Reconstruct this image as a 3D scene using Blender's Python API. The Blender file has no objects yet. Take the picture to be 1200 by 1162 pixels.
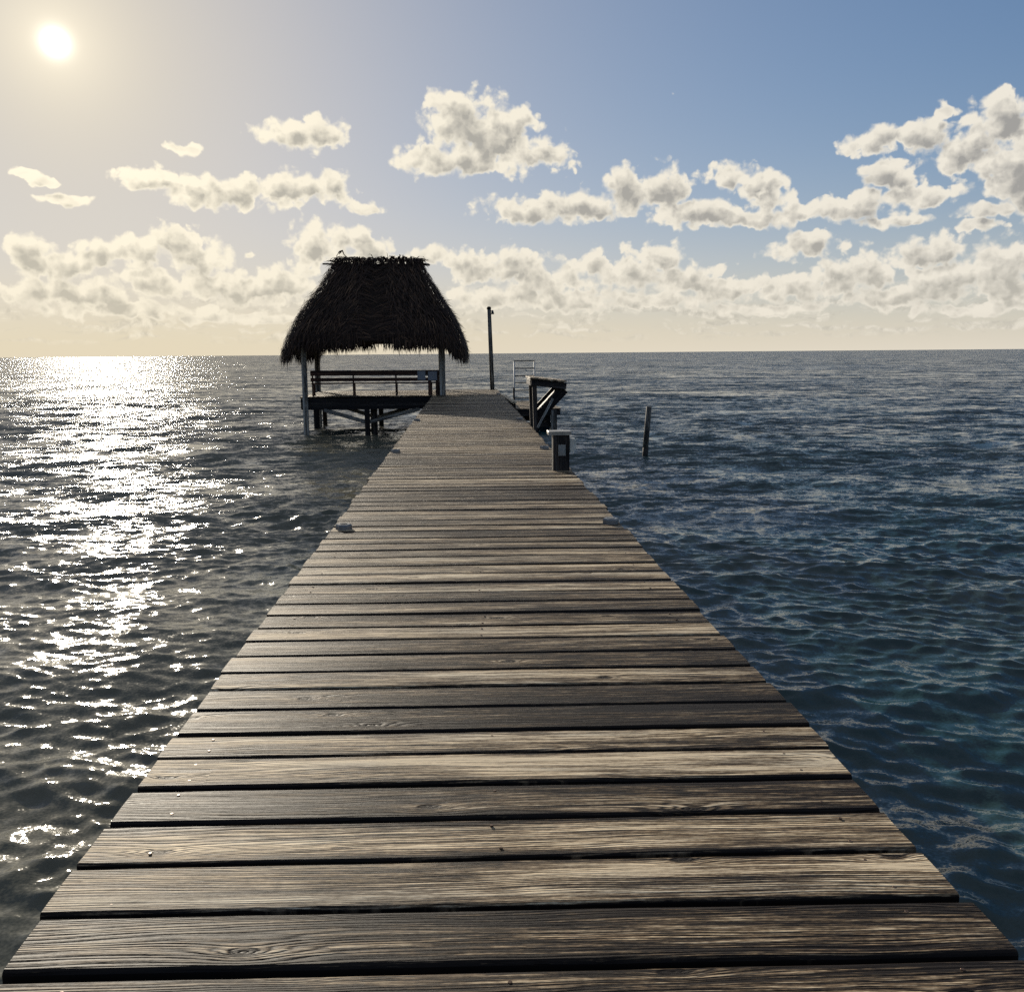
import bpy, bmesh, math, random
import numpy as np
from mathutils import Vector, Matrix, noise as mnoise

random.seed(11)
rng = np.random.default_rng(7)
R = math.radians
scene = bpy.context.scene
col = scene.collection

EYE = 1.45            # camera height above the pier deck (deck top is z = 0)
WATER = -1.37         # mean water level
SUN_AZ, SUN_EL = R(-22.4), R(16.35)
SUN_DIR = Vector((math.sin(SUN_AZ) * math.cos(SUN_EL), math.cos(SUN_AZ) * math.cos(SUN_EL), math.sin(SUN_EL)))

# ------------------------------------------------------------------ nodes
class NT:
    """small helper that wires nodes"""
    def __init__(self, tree):
        self.t = tree
    def new(self, kind, **kw):
        n = self.t.nodes.new(kind)
        for k, v in kw.items():
            setattr(n, k, v)
        return n
    def link(self, a, b):
        self.t.links.new(a, b)
    def put(self, sock, v):
        if isinstance(v, bpy.types.NodeSocket):
            self.link(v, sock)
        elif v is not None:
            if isinstance(v, (tuple, list)) and sock.type == 'RGBA' and len(v) == 3:
                v = (*v, 1)
            sock.default_value = v
    def m(self, op, a, b=None, c=None, clamp=False):
        n = self.new('ShaderNodeMath', operation=op, use_clamp=clamp)
        for i, v in enumerate((a, b, c)):
            self.put(n.inputs[i], v)
        return n.outputs[0]
    def v(self, op, a, b=None, c=None):
        n = self.new('ShaderNodeVectorMath', operation=op)
        self.put(n.inputs[0], a)
        if op == 'SCALE':
            self.put(n.inputs[3], b)
        else:
            if b is not None: self.put(n.inputs[1], b)
            if c is not None: self.put(n.inputs[2], c)
        return n.outputs['Value'] if op in ('DOT_PRODUCT', 'LENGTH', 'DISTANCE') else n.outputs[0]
    def noise(self, vec, scale, detail=3, rough=.5, dist=0.0, color=False, dim='3D', lac=2.0):
        n = self.new('ShaderNodeTexNoise', noise_dimensions=dim)
        self.put(n.inputs['Vector'], vec)
        n.inputs['Scale'].default_value = scale
        n.inputs['Detail'].default_value = detail
        n.inputs['Roughness'].default_value = rough
        n.inputs['Lacunarity'].default_value = lac
        n.inputs['Distortion'].default_value = dist
        return n.outputs['Color' if color else 'Fac']
    def voro(self, vec, scale, feature='F1', detail=0, rough=.5, out='Distance', rand=1.0, smooth=.3, dim='3D'):
        n = self.new('ShaderNodeTexVoronoi', feature=feature, voronoi_dimensions=dim)
        self.put(n.inputs['Vector'], vec)
        n.inputs['Scale'].default_value = scale
        if 'Detail' in n.inputs: n.inputs['Detail'].default_value = detail
        if 'Roughness' in n.inputs: n.inputs['Roughness'].default_value = rough
        if feature == 'SMOOTH_F1': n.inputs['Smoothness'].default_value = smooth
        n.inputs['Randomness'].default_value = rand
        return n.outputs[out]
    def ss(self, x, lo, hi, a=0.0, b=1.0):
        n = self.new('ShaderNodeMapRange', interpolation_type='SMOOTHSTEP')
        for i, v in enumerate((x, lo, hi, a, b)):
            self.put(n.inputs[i], v)
        return n.outputs[0]
    def lin(self, x, lo, hi, a=0.0, b=1.0):
        n = self.new('ShaderNodeMapRange', interpolation_type='LINEAR')
        for i, v in enumerate((x, lo, hi, a, b)):
            self.put(n.inputs[i], v)
        return n.outputs[0]
    def mix(self, f, a, b, mode='MIX'):
        n = self.new('ShaderNodeMix', data_type='RGBA', blend_type=mode)
        n.clamp_factor = True
        self.put(n.inputs[0], f); self.put(n.inputs[6], a); self.put(n.inputs[7], b)
        return n.outputs[2]
    def ramp(self, f, stops, interp='LINEAR'):
        n = self.new('ShaderNodeValToRGB')
        cr = n.color_ramp; cr.interpolation = interp
        while len(cr.elements) < len(stops): cr.elements.new(.5)
        for e, (p, c) in zip(cr.elements, stops):
            e.position = p; e.color = (*c, 1) if len(c) == 3 else c
        self.put(n.inputs[0], f)
        return n.outputs[0]
    def attr(self, name, out='Fac'):
        return self.new('ShaderNodeAttribute', attribute_name=name).outputs[out]
    def bump(self, h, strength, dist, normal=None):
        n = self.new('ShaderNodeBump')
        n.inputs['Strength'].default_value = strength
        n.inputs['Distance'].default_value = dist
        self.put(n.inputs['Height'], h)
        if normal is not None: self.put(n.inputs['Normal'], normal)
        return n.outputs[0]

def new_mat(name):
    m = bpy.data.materials.new(name)
    m.use_nodes = True
    nt = NT(m.node_tree)
    bs = m.node_tree.nodes['Principled BSDF']
    return m, nt, bs

# ------------------------------------------------------------------ sky
# clouds: azimuth, elevation, half width, half height (degrees) of the cloud masses seen over this sea
CLOUDS = [
    (0.79,13.05,2.80,1.87), (-0.48,14.07,1.55,1.11), (2.08,12.25,3.22,1.42), (-2.60,11.75,1.86,0.66), (5.20,11.83,1.66,0.67), (0.24,11.15,2.86,0.67), (3.28,13.27,1.14,1.21),
    (-9.65,12.70,2.27,0.69), (-8.44,12.97,1.40,0.64), (-17.43,9.89,2.48,0.69), (-14.18,9.54,3.73,0.89), (-10.28,9.78,3.27,0.95), (-8.02,10.08,1.11,0.81), (-16.30,11.68,0.65,0.27),
    (-15.79,11.75,0.47,0.27), (-24.48,9.65,0.91,0.26), (-23.67,9.49,0.75,0.22), (-22.97,8.75,0.93,0.31), (-22.05,8.63,0.69,0.31), (-5.77,8.92,1.13,0.39), (4.14,8.69,2.89,0.74),
    (7.29,8.89,2.87,0.98), (10.14,9.51,1.55,1.26), (12.19,9.64,1.94,1.30), (14.25,8.20,2.53,0.78), (17.01,7.85,2.97,0.58), (19.94,7.96,1.44,0.57), (16.20,10.04,1.39,0.81),
    (17.84,9.68,1.22,0.80), (18.71,8.50,1.07,0.62), (23.23,8.01,2.55,0.75), (25.92,8.53,2.89,0.55), (24.87,7.31,2.72,0.37), (24.20,11.45,1.72,0.80), (26.84,11.56,1.96,0.87),
    (29.24,10.47,2.10,1.13), (30.57,12.02,1.83,1.18), (31.33,9.83,2.02,1.63), (27.74,12.84,0.51,0.38), (25.19,9.71,1.17,0.77), (32.01,8.70,1.60,0.95), (30.27,7.53,1.45,0.53),
    (29.49,6.74,1.06,0.36), (31.89,7.63,0.81,0.88), (20.50,6.01,2.21,0.68), (20.96,6.47,1.34,0.53), (-24.53,5.58,1.42,1.09), (-23.10,4.99,2.57,0.83), (-20.88,5.72,1.77,0.93),
    (-18.84,6.02,1.60,0.95), (-16.72,6.57,1.97,0.95), (-15.59,5.78,1.90,0.97), (-23.65,3.45,2.98,0.93), (-21.06,3.27,2.67,0.86), (-18.50,4.27,2.76,0.96), (-15.44,4.33,2.39,0.98),
    (-12.55,3.77,2.47,1.00), (-12.83,5.94,0.69,0.39), (-10.78,4.39,1.81,1.30), (-19.30,2.62,5.49,0.48), (-8.92,6.61,1.62,1.19), (-6.97,6.93,1.23,0.89), (-5.88,5.84,2.07,1.01),
    (-2.38,5.96,1.26,0.56), (0.41,5.29,1.70,1.02), (3.06,5.28,2.02,1.23), (5.45,4.38,2.55,1.24), (2.51,3.47,4.26,0.83), (7.93,5.22,1.26,0.77), (7.31,3.22,3.71,0.73),
    (12.00,5.89,1.76,0.80), (10.72,4.81,2.50,1.02), (13.57,4.49,2.98,0.91), (16.14,3.83,3.03,0.81), (11.52,3.05,4.69,0.62), (19.86,3.73,2.20,0.79), (22.72,4.23,2.26,1.07),
    (24.79,4.58,1.92,1.15), (27.45,5.08,1.85,1.26), (28.81,3.99,2.59,1.21), (31.29,4.65,1.81,1.27), (32.01,3.17,2.45,1.00), (26.23,3.05,4.05,0.72), (18.68,2.61,4.45,0.40),
    (30.21,2.22,3.81,0.37), (-12.63,2.26,7.42,0.35),
]

def build_world():
    w = bpy.data.worlds.new("World")
    scene.world = w
    w.use_nodes = True
    t = NT(w.node_tree)
    for n in list(w.node_tree.nodes): w.node_tree.nodes.remove(n)
    out = t.new('ShaderNodeOutputWorld')
    bg = t.new('ShaderNodeBackground')
    t.link(bg.outputs[0], out.inputs[0])
    bg.inputs['Strength'].default_value = 0.08
    D = t.new('ShaderNodeTexCoord').outputs['Generated']
    sky = t.new('ShaderNodeTexSky', sky_type='NISHITA')
    sky.sun_disc = False
    sky.sun_elevation = SUN_EL
    sky.sun_rotation = SUN_AZ
    sky.altitude = 0
    sky.air_density = 1.0
    sky.dust_density = SKY['dust']
    sky.ozone_density = SKY['ozone']
    base = sky.outputs[0]
    hs = t.new('ShaderNodeHueSaturation')
    hs.inputs['Saturation'].default_value = SKY['sat']
    hs.inputs['Value'].default_value = SKY['val']
    t.put(hs.inputs['Color'], base); base = hs.outputs[0]
    base = t.v('DIVIDE', base, t.v('MULTIPLY_ADD', base, (.085, .085, .085), (1, 1, 1)))
    base = t.v('MULTIPLY', base, (.96, 1.01, 1.22))
    sx = t.new('ShaderNodeSeparateXYZ'); t.link(D, sx.inputs[0])
    az = t.m('MULTIPLY', t.m('ARCTAN2', sx.outputs[0], sx.outputs[1]), 180 / math.pi)
    el = t.m('MULTIPLY', t.m('ARCSINE', sx.outputs[2]), 180 / math.pi)
    ang = t.m('MULTIPLY', t.m('ARCCOSINE', t.m('MINIMUM', t.v('DOT_PRODUCT', D, tuple(SUN_DIR)), .9999999)), 180 / math.pi)
    # moist air: pale band low over the sea, wide warm aureole round the sun
    low = t.m('EXPONENT', t.m('DIVIDE', t.m('MAXIMUM', el, 0.0), -SKY['band_h']))
    near = t.m('EXPONENT', t.m('DIVIDE', ang, -SKY['veil_w']))
    side = t.m('EXPONENT', t.m('DIVIDE', ang, -30.0))
    bandcol = t.mix(side, SKY['band_far'], SKY['band_sun'])
    base = t.mix(t.m('MULTIPLY', low, SKY['band_k']), base, bandcol)
    base = t.mix(t.m('MULTIPLY', near, SKY['veil_k'], clamp=True), base, SKY['veil'])
    base = t.mix(t.ss(el, 22, 55, 0, .65), base, (3.5, 3.8, 4.0))      # thin high veil overhead
    # cloud coordinates
    cb = t.new('ShaderNodeCombineXYZ'); t.link(az, cb.inputs[0]); t.link(el, cb.inputs[1])
    P = cb.outputs[0]
    wob = t.v('SCALE', t.v('SUBTRACT', t.noise(P, .35, 3, .55, color=True), (.5, .5, .5)), 2.6)
    wob = t.v('MULTIPLY', wob, (1.0, .6, 0))
    Pw = t.v('ADD', P, wob)
    def masses(p):
        acc = 9.0
        for (a, e, ra, re) in CLOUDS:
            q = t.v('MULTIPLY_ADD', p, (1 / ra, 1 / re, 0), (-a / ra, -e / re, 0))
            acc = t.m('SMOOTH_MIN', acc, t.v('DOT_PRODUCT', q, q), .35)
        return t.m('SQRT', t.m('MAXIMUM', acc, 0.0))
    e1 = masses(Pw)
    TOSUN = (-.26, .52, 0)
    e2 = masses(t.v('ADD', Pw, TOSUN))
    # open sky outside the photographed sector gets scattered cumulus of its own
    gen = t.noise(t.v('MULTIPLY', P, (.05, .13, 1)), 1.0, 2, .5)
    gen = t.m('MULTIPLY', t.ss(t.m('ABSOLUTE', az), 33, 38), t.ss(gen, .5, .7, 0.0, .9))
    gen = t.m('MULTIPLY', gen, t.ss(el, 2, 4))
    gen = t.m('MULTIPLY', gen, t.ss(el, 40, 25))
    shape = t.m('MAXIMUM', t.m('SUBTRACT', t.ss(el, 3.5, 9.0, 1.24, 1.34), e1), t.m('SUBTRACT', gen, .45))
    shape = t.m('MAXIMUM', shape, -1.2)
    shape2 = t.m('MAXIMUM', t.m('SUBTRACT', 1.3, e2), -1.2)
    def puff(p):
        w2 = t.v('ADD', p, t.v('SCALE', t.v('SUBTRACT', t.noise(p, 1.0, 3, .5, color=True), (.5, .5, .5)), .8))
        v = t.voro(w2, .85, 'SMOOTH_F1', 2.5, .5, smooth=.3, dim='2D')
        n = t.noise(p, .9, 6, .56)
        return t.m('ADD', t.m('MULTIPLY', t.m('SUBTRACT', .45, v), .95), t.m('MULTIPLY', t.m('SUBTRACT', n, .5), 1.3))
    f0 = puff(P)
    f1 = puff(t.v('ADD', P, TOSUN))
    dens = t.m('ADD', shape, t.m('MULTIPLY', f0, SKY['puff']))
    dens2 = t.m('ADD', shape2, t.m('MULTIPLY', f1, SKY['puff']))   # what lies between this point and the sun
    wisp = t.noise(P, .6, 2, .5)
    alpha = t.ss(dens, -.14, t.lin(wisp, .35, .65, .14, .50))
    shade = t.m('MULTIPLY_ADD', t.lin(dens2, .0, 1.0), .85, t.m('MULTIPLY', t.lin(dens, .35, 1.5), .32))
    relief = t.m('SUBTRACT', f0, f1)
    shade = t.m('SUBTRACT', shade, t.m('MULTIPLY', relief, .35))
    big = t.noise(t.v('MULTIPLY', P, (1, 1.5, 1)), .38, 3, .55)
    shade = t.m('ADD', shade, t.m('MULTIPLY', t.m('SUBTRACT', big, .5), 1.0))
    shade = t.m('MULTIPLY', t.m('ADD', shade, .02, clamp=True), t.ss(dens, .02, .55))
    lo = t.ss(el, 8.0, 2.0)                                # bank near the horizon, seen through more air
    litc = t.mix(side, (7.7, 7.3, 6.5), (9.8, 8.9, 6.9))
    darkc = t.mix(lo, (3.0, 2.95, 2.9), (3.9, 3.8, 3.4))
    darkc = t.mix(side, darkc, (5.0, 4.7, 3.9))
    cl = t.mix(shade, litc, darkc)
    # far strata just over the horizon
    st = t.noise(t.v('MULTIPLY', Pw, (.22, 1.9, 1)), 1.0, 5, .6)
    sta = t.m('MULTIPLY', t.m('MULTIPLY', t.ss(st, .46, .62, 0, .75), t.ss(el, .5, 1.3)), t.ss(el, 5.0, 2.4))
    base = t.mix(sta, base, t.mix(t.ss(t.noise(Pw, 1.6, 4, .6), .35, .65), litc, darkc))
    alpha = t.m('MULTIPLY', alpha, t.ss(el, .4, 2.2, 0.0, .98))
    skyc = t.mix(alpha, base, cl)
    skyc = t.mix(t.m('MULTIPLY', low, .55), skyc, bandcol)
    # the sun itself, softened by the veil in front of it
    disc = t.m('EXPONENT', t.m('MULTIPLY', t.m('POWER', t.m('DIVIDE', ang, .36), 1.35), -1.0))
    glow = t.m('EXPONENT', t.m('DIVIDE', ang, -2.3))
    wide = t.m('EXPONENT', t.m('DIVIDE', ang, -7.5))
    add = t.mix(1.0, t.mix(disc, (0, 0, 0), (45, 43, 38)), t.mix(glow, (0, 0, 0), SKY['glow']), 'ADD')
    add = t.mix(1.0, add, t.mix(wide, (0, 0, 0), (1.6, 1.35, .85)), 'ADD')
    skyc = t.mix(1.0, skyc, add, 'ADD')
    t.link(skyc, bg.inputs['Color'])
    w.cycles.sampling_method = 'MANUAL'
    w.cycles.sample_map_resolution = 1024

SKY = dict(dust=.4, ozone=2.0, sat=1.18, val=.96, band_h=3.0, band_k=.85, band_far=(7.0, 6.55, 5.75), band_sun=(8.0, 6.6, 4.3),
           veil_w=17.0, veil_k=1.0, veil=(5.2, 4.7, 3.75), puff=.84, relief=1.5, glow=(3.6, 3.3, 2.7))

# ------------------------------------------------------------------ camera, sun, render settings
def build_camera():
    cam = bpy.data.cameras.new("camera")
    cam.sensor_fit = 'HORIZONTAL'; cam.sensor_width = 36; cam.lens = 31.5
    cam.clip_start = .05; cam.clip_end = 60000
    o = bpy.data.objects.new("camera", cam)
    m = Matrix(((.998581, .016476, -.050643), (-.052601, .156515, -.986274), (-.008323, .987538, .157159))).to_4x4()
    # columns are the camera's right, up and back axes in the world
    o.matrix_world = Matrix.Translation((0, 0, EYE)) @ m
    col.objects.link(o)
    scene.camera = o
    s = bpy.data.lights.new("sun", 'SUN')
    s.energy = 5.0; s.angle = R(.53); s.color = (1.0, .9, .74)
    so = bpy.data.objects.new("sun", s)
    so.rotation_euler = (-SUN_DIR).to_track_quat('-Z', 'Y').to_euler()
    so.location = (-30, 60, 30)
    col.objects.link(so)
    scene.view_settings.view_transform = 'Standard'
    scene.view_settings.look = 'None'
    scene.view_settings.gamma = 1
    scene.view_settings.exposure = EXPOSURE
    scene.render.engine = 'CYCLES'
    scene.cycles.use_denoising = False
    scene.cycles.max_bounces = 5
    scene.cycles.caustics_reflective = False
    scene.cycles.caustics_refractive = False
    scene.cycles.sample_clamp_indirect = 4
EXPOSURE = 0.42

# ------------------------------------------------------------------ materials
def water_material():
    m, t, bs = new_mat("sea_water")
    geo = t.new('ShaderNodeNewGeometry')
    Pw = geo.outputs['Position']
    lost = t.attr('ripple')                       # slope carried by ripples too small for the mesh
    acc = None
    for sc, k, st in ((48.0, .9, (1, 1.25, 1)), (12.0, .9, (1, 1.3, 1)), (2.6, 1.15, (.8, 1.3, 1)), (.6, .9, (.8, 1.2, 1)), (.13, .45, (.6, 1.2, 1))):
        c = t.noise(t.v('MULTIPLY', Pw, st), sc, 1, .5, color=True)
        c = t.v('SCALE', t.v('SUBTRACT', c, (.5, .5, .5)), k)
        acc = c if acc is None else t.v('ADD', acc, c)
    acc = t.v('MULTIPLY', acc, (.66, 1, 0))
    gust = t.lin(t.noise(t.v('MULTIPLY', Pw, (.5, 1, 1)), .045, 2, .5), .3, .7, .72, 1.28)
    fine = t.v('ADD', t.v('SCALE', acc, t.m('MULTIPLY', lost, gust)), t.v('SCALE', (0, -LEAN, 0), t.m('MULTIPLY', lost, lost)))   # wavelets lean with the wind, towards the shore
    nrm = t.v('NORMALIZE', t.v('ADD', geo.outputs['Normal'], fine))
    t.link(nrm, bs.inputs['Normal'])
    # water's own teal (right); warm sky reflection painted into the base colour (left)
    wx = t.new('ShaderNodeSeparateXYZ'); t.link(Pw, wx.inputs[0])
    warm_to_teal = t.m('ADD', t.m('MULTIPLY', t.noise(Pw, .16, 3, .55), 2.0), t.lin(wx.outputs[0], -4, 3, -.60, .45))
    t.link(t.ramp(t.ss(warm_to_teal, .2, 1.8), [(0, (.105, .100, .076)), (.5, (.030, .046, .044)), (1, (.009, .039, .050))]), bs.inputs['Base Color'])
    bs.inputs['Roughness'].default_value = .075
    bs.inputs['IOR'].default_value = 1.333
    return m

def wood_material(name, dark, mid, light, rough=.62, bump=.5, ring=.0115, contrast=1.0, knots=1.0, spec=.12):
    """weathered timber: 'grain' = (along, across, per-board offset), 'tone' = how bleached the board is"""
    m, t, bs = new_mat(name)
    G = t.attr('grain', 'Vector')
    tone = t.attr('tone')
    warp = t.m('SUBTRACT', t.noise(t.v('MULTIPLY', G, (.8, 4.5, 1)), 1.0, 2, .45), .5)
    gq = t.new('ShaderNodeSeparateXYZ'); t.link(G, gq.inputs[0])
    kcb = t.new('ShaderNodeCombineXYZ')
    t.link(t.m('MULTIPLY_ADD', gq.outputs[2], 7.31, t.m('MULTIPLY', gq.outputs[0], 1.25)), kcb.inputs[0])
    t.link(t.m('MULTIPLY_ADD', gq.outputs[2], 3.17, t.m('MULTIPLY', gq.outputs[1], 3.6)), kcb.inputs[1])
    KV = kcb.outputs[0]
    kd = t.voro(KV, 1.0, 'F1', out='Distance', dim='2D')
    kc = t.voro(KV, 1.0, 'F1', out='Color', dim='2D')
    ks = t.new('ShaderNodeSeparateColor'); t.link(kc, ks.inputs[0])
    has = t.m('GREATER_THAN', ks.outputs[0], .45)
    kz = t.m('MULTIPLY', t.m('MULTIPLY', t.m('MAXIMUM', t.m('SUBTRACT', t.m('EXPONENT', t.m('DIVIDE', kd, -.10)), .045), 0.0), has), knots)
    gs = t.new('ShaderNodeSeparateXYZ'); t.link(G, gs.inputs[0])
    phase = t.m('DIVIDE', gs.outputs[1], ring)
    phase = t.m('ADD', phase, t.m('MULTIPLY', warp, 10.0))
    phase = t.m('ADD', phase, t.m('MULTIPLY', t.noise(t.v('MULTIPLY', G, (.05, 38, 1)), 1.0, 2, .5), 3.2))
    phase = t.m('ADD', phase, t.m('MULTIPLY', kz, 5.0))
    rings = t.m('SINE', t.m('MULTIPLY', phase, 6.2832))
    rings = t.m('POWER', t.m('MULTIPLY_ADD', rings, .5, .5), 1.8)        # narrow dark late-wood lines
    ringv = t.noise(t.v('MULTIPLY', G, (.6, 10, 1)), 1.0, 2, .5)
    rings = t.m('MULTIPLY', rings, t.ss(ringv, .30, .62, .10, 1.0))
    wig = t.v('ADD', G, t.v('MULTIPLY', (0, .02, 0), t.m('MULTIPLY_ADD', warp, 1.6, t.m('MULTIPLY', kz, .9))))
    fib = t.noise(t.v('MULTIPLY', wig, (9, 280, 1)), 1.0, 4, .72)
    strk = t.noise(t.v('MULTIPLY', wig, (2.2, 70, 1)), 1.0, 5, .68)
    bands = t.noise(t.v('MULTIPLY', wig, (.45, 13, 1)), 1.0, 3, .55)
    blot = t.noise(t.v('MULTIPLY', G, (1.6, 6, 1)), 1.0, 4, .6)
    speck = t.noise(t.v('MULTIPLY', G, (45, 140, 1)), 1.0, 3, .65)
    crack = t.ss(t.noise(t.v('MULTIPLY', wig, (1.9, 85, 1)), 1.3, 3, .55), .64, .70)
    knot = t.m('MULTIPLY', t.ss(kd, .06, .035), has)
    knot = t.m('MULTIPLY', knot, knots)
    halo = t.m('MULTIPLY', t.m('MULTIPLY', t.ss(kd, .24, .10), has), knots)
    val = t.m('MULTIPLY_ADD', t.m('SUBTRACT', blot, .5), 1.0, tone)
    val = t.m('ADD', val, t.m('MULTIPLY', t.m('SUBTRACT', bands, .5), 2.0 * contrast))
    val = t.m('ADD', val, t.m('MULTIPLY', t.m('SUBTRACT', t.ss(strk, .36, .64), .5), .72 * contrast))
    val = t.m('ADD', val, t.m('MULTIPLY', t.m('SUBTRACT', t.ss(fib, .34, .66), .5), .62 * contrast))
    val = t.m('SUBTRACT', val, t.m('MULTIPLY', rings, .58 * contrast))
    val = t.m('ADD', val, t.m('MULTIPLY', t.m('SUBTRACT', speck, .5), .8))
    val = t.m('SUBTRACT', val, t.m('MULTIPLY', crack, .55))
    edge = t.m('MULTIPLY', t.ss(t.m('ADD', t.m('ABSOLUTE', gs.outputs[1]), t.m('MULTIPLY', t.m('SUBTRACT', blot, .5), .06)), .068, .106), .44)
    val = t.m('SUBTRACT', val, edge)
    val = t.m('ADD', val, t.m('MULTIPLY', halo, .18))
    val = t.m('SUBTRACT', val, t.m('MULTIPLY', knot, .75))
    hue = t.noise(t.v('MULTIPLY', G, (.6, 5, 1)), 1.7, 3, .5)
    c1 = t.ramp(val, [(0.0, dark), (.42, mid), (1.0, light)])
    grey = t.mix(t.ss(hue, .45, .68, 0, .55), c1, t.mix(1.0, c1, (.86, .98, 1.16), 'MULTIPLY'))
    t.link(grey, bs.inputs['Base Color'])
    h = t.m('MULTIPLY', fib, .22)
    h = t.m('ADD', h, t.m('MULTIPLY', strk, .7))
    h = t.m('SUBTRACT', h, t.m('MULTIPLY', rings, .45))
    h = t.m('SUBTRACT', h, t.m('MULTIPLY', crack, .8))
    h = t.m('SUBTRACT', h, t.m('MULTIPLY', knot, .5))
    t.link(t.bump(h, bump, .006), bs.inputs['Normal'])
    t.link(t.lin(val, 0, 1, rough - .06, rough + .10), bs.inputs['Roughness'])
    bs.inputs['Specular IOR Level'].default_value = spec
    return m

def plain_material(name, colr, rough=.5, metal=0.0, nscale=30, var=.25, bump=.1, colr2=None):
    m, t, bs = new_mat(name)
    P = t.new('ShaderNodeTexCoord').outputs['Object']
    n = t.noise(P, nscale, 5, .6)
    n2 = t.noise(P, nscale * .15, 3, .55)
    c2 = colr2 or tuple(c * (1 - var) for c in colr)
    t.link(t.mix(t.ss(t.m('MULTIPLY_ADD', n2, .6, t.m('MULTIPLY', n, .4)), .36, .62), c2, colr), bs.inputs['Base Color'])
    bs.inputs['Roughness'].default_value = rough
    bs.inputs['Metallic'].default_value = metal
    t.link(t.bump(n, bump, .004), bs.inputs['Normal'])
    return m

def thatch_material():
    m, t, bs = new_mat("dry_palm_leaf")
    tone = t.attr('tone')
    G = t.attr('grain', 'Vector')
    n = t.noise(t.v('MULTIPLY', G, (3, 160, 1)), 1.0, 3, .6)
    v = t.m('ADD', tone, t.m('MULTIPLY', t.m('SUBTRACT', n, .5), .5))
    t.link(t.ramp(v, [(0.0, (.007, .004, .004)), (.5, (.034, .020, .015)), (1.0, (.13, .075, .045))]), bs.inputs['Base Color'])
    bs.inputs['Roughness'].default_value = .75
    bs.inputs['Specular IOR Level'].default_value = .2
    t.link(t.bump(n, .5, .003), bs.inputs['Normal'])
    return m

M = {}
def materials():
    M['water'] = water_material()
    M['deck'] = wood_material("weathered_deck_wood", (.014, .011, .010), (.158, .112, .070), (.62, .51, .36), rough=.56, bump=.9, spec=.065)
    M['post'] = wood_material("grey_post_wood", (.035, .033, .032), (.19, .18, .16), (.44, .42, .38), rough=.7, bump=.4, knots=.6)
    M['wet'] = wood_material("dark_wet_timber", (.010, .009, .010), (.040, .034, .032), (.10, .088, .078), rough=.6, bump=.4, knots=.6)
    M['bench'] = wood_material("dark_bench_wood", (.016, .008, .007), (.075, .036, .026), (.17, .09, .062), rough=.55, bump=.3, knots=.5)
    M['thatch'] = thatch_material()
    M['alu'] = plain_material("dull_aluminium", (.50, .51, .52), .6, .3, 60, .3)
    M['rung'] = plain_material("dark_rung_metal", (.06, .065, .07), .5, .3, 60, .3)
    M['plastic'] = plain_material("grey_plastic", (.24, .25, .25), .45, 0, 40, .25)
    M['white'] = plain_material("aged_white_plastic", (.62, .61, .56), .45, 0, 30, .3)
    M['metal'] = plain_material("grey_cast_metal", (.20, .205, .21), .34, .2, 60, .35)
    M['lens'] = plain_material("dark_lens", (.03, .035, .04), .12, 0, 30, .3, .02)
    M['screw'] = plain_material("rusty_screw", (.10, .06, .04), .45, .7, 300, .5)
    M['sign'] = plain_material("pale_board", (.17, .19, .23), .5, 0, 20, .2, .05)
    M['galv'] = plain_material("galvanised_cap", (.30, .285, .26), .4, .3, 40, .3)

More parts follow.
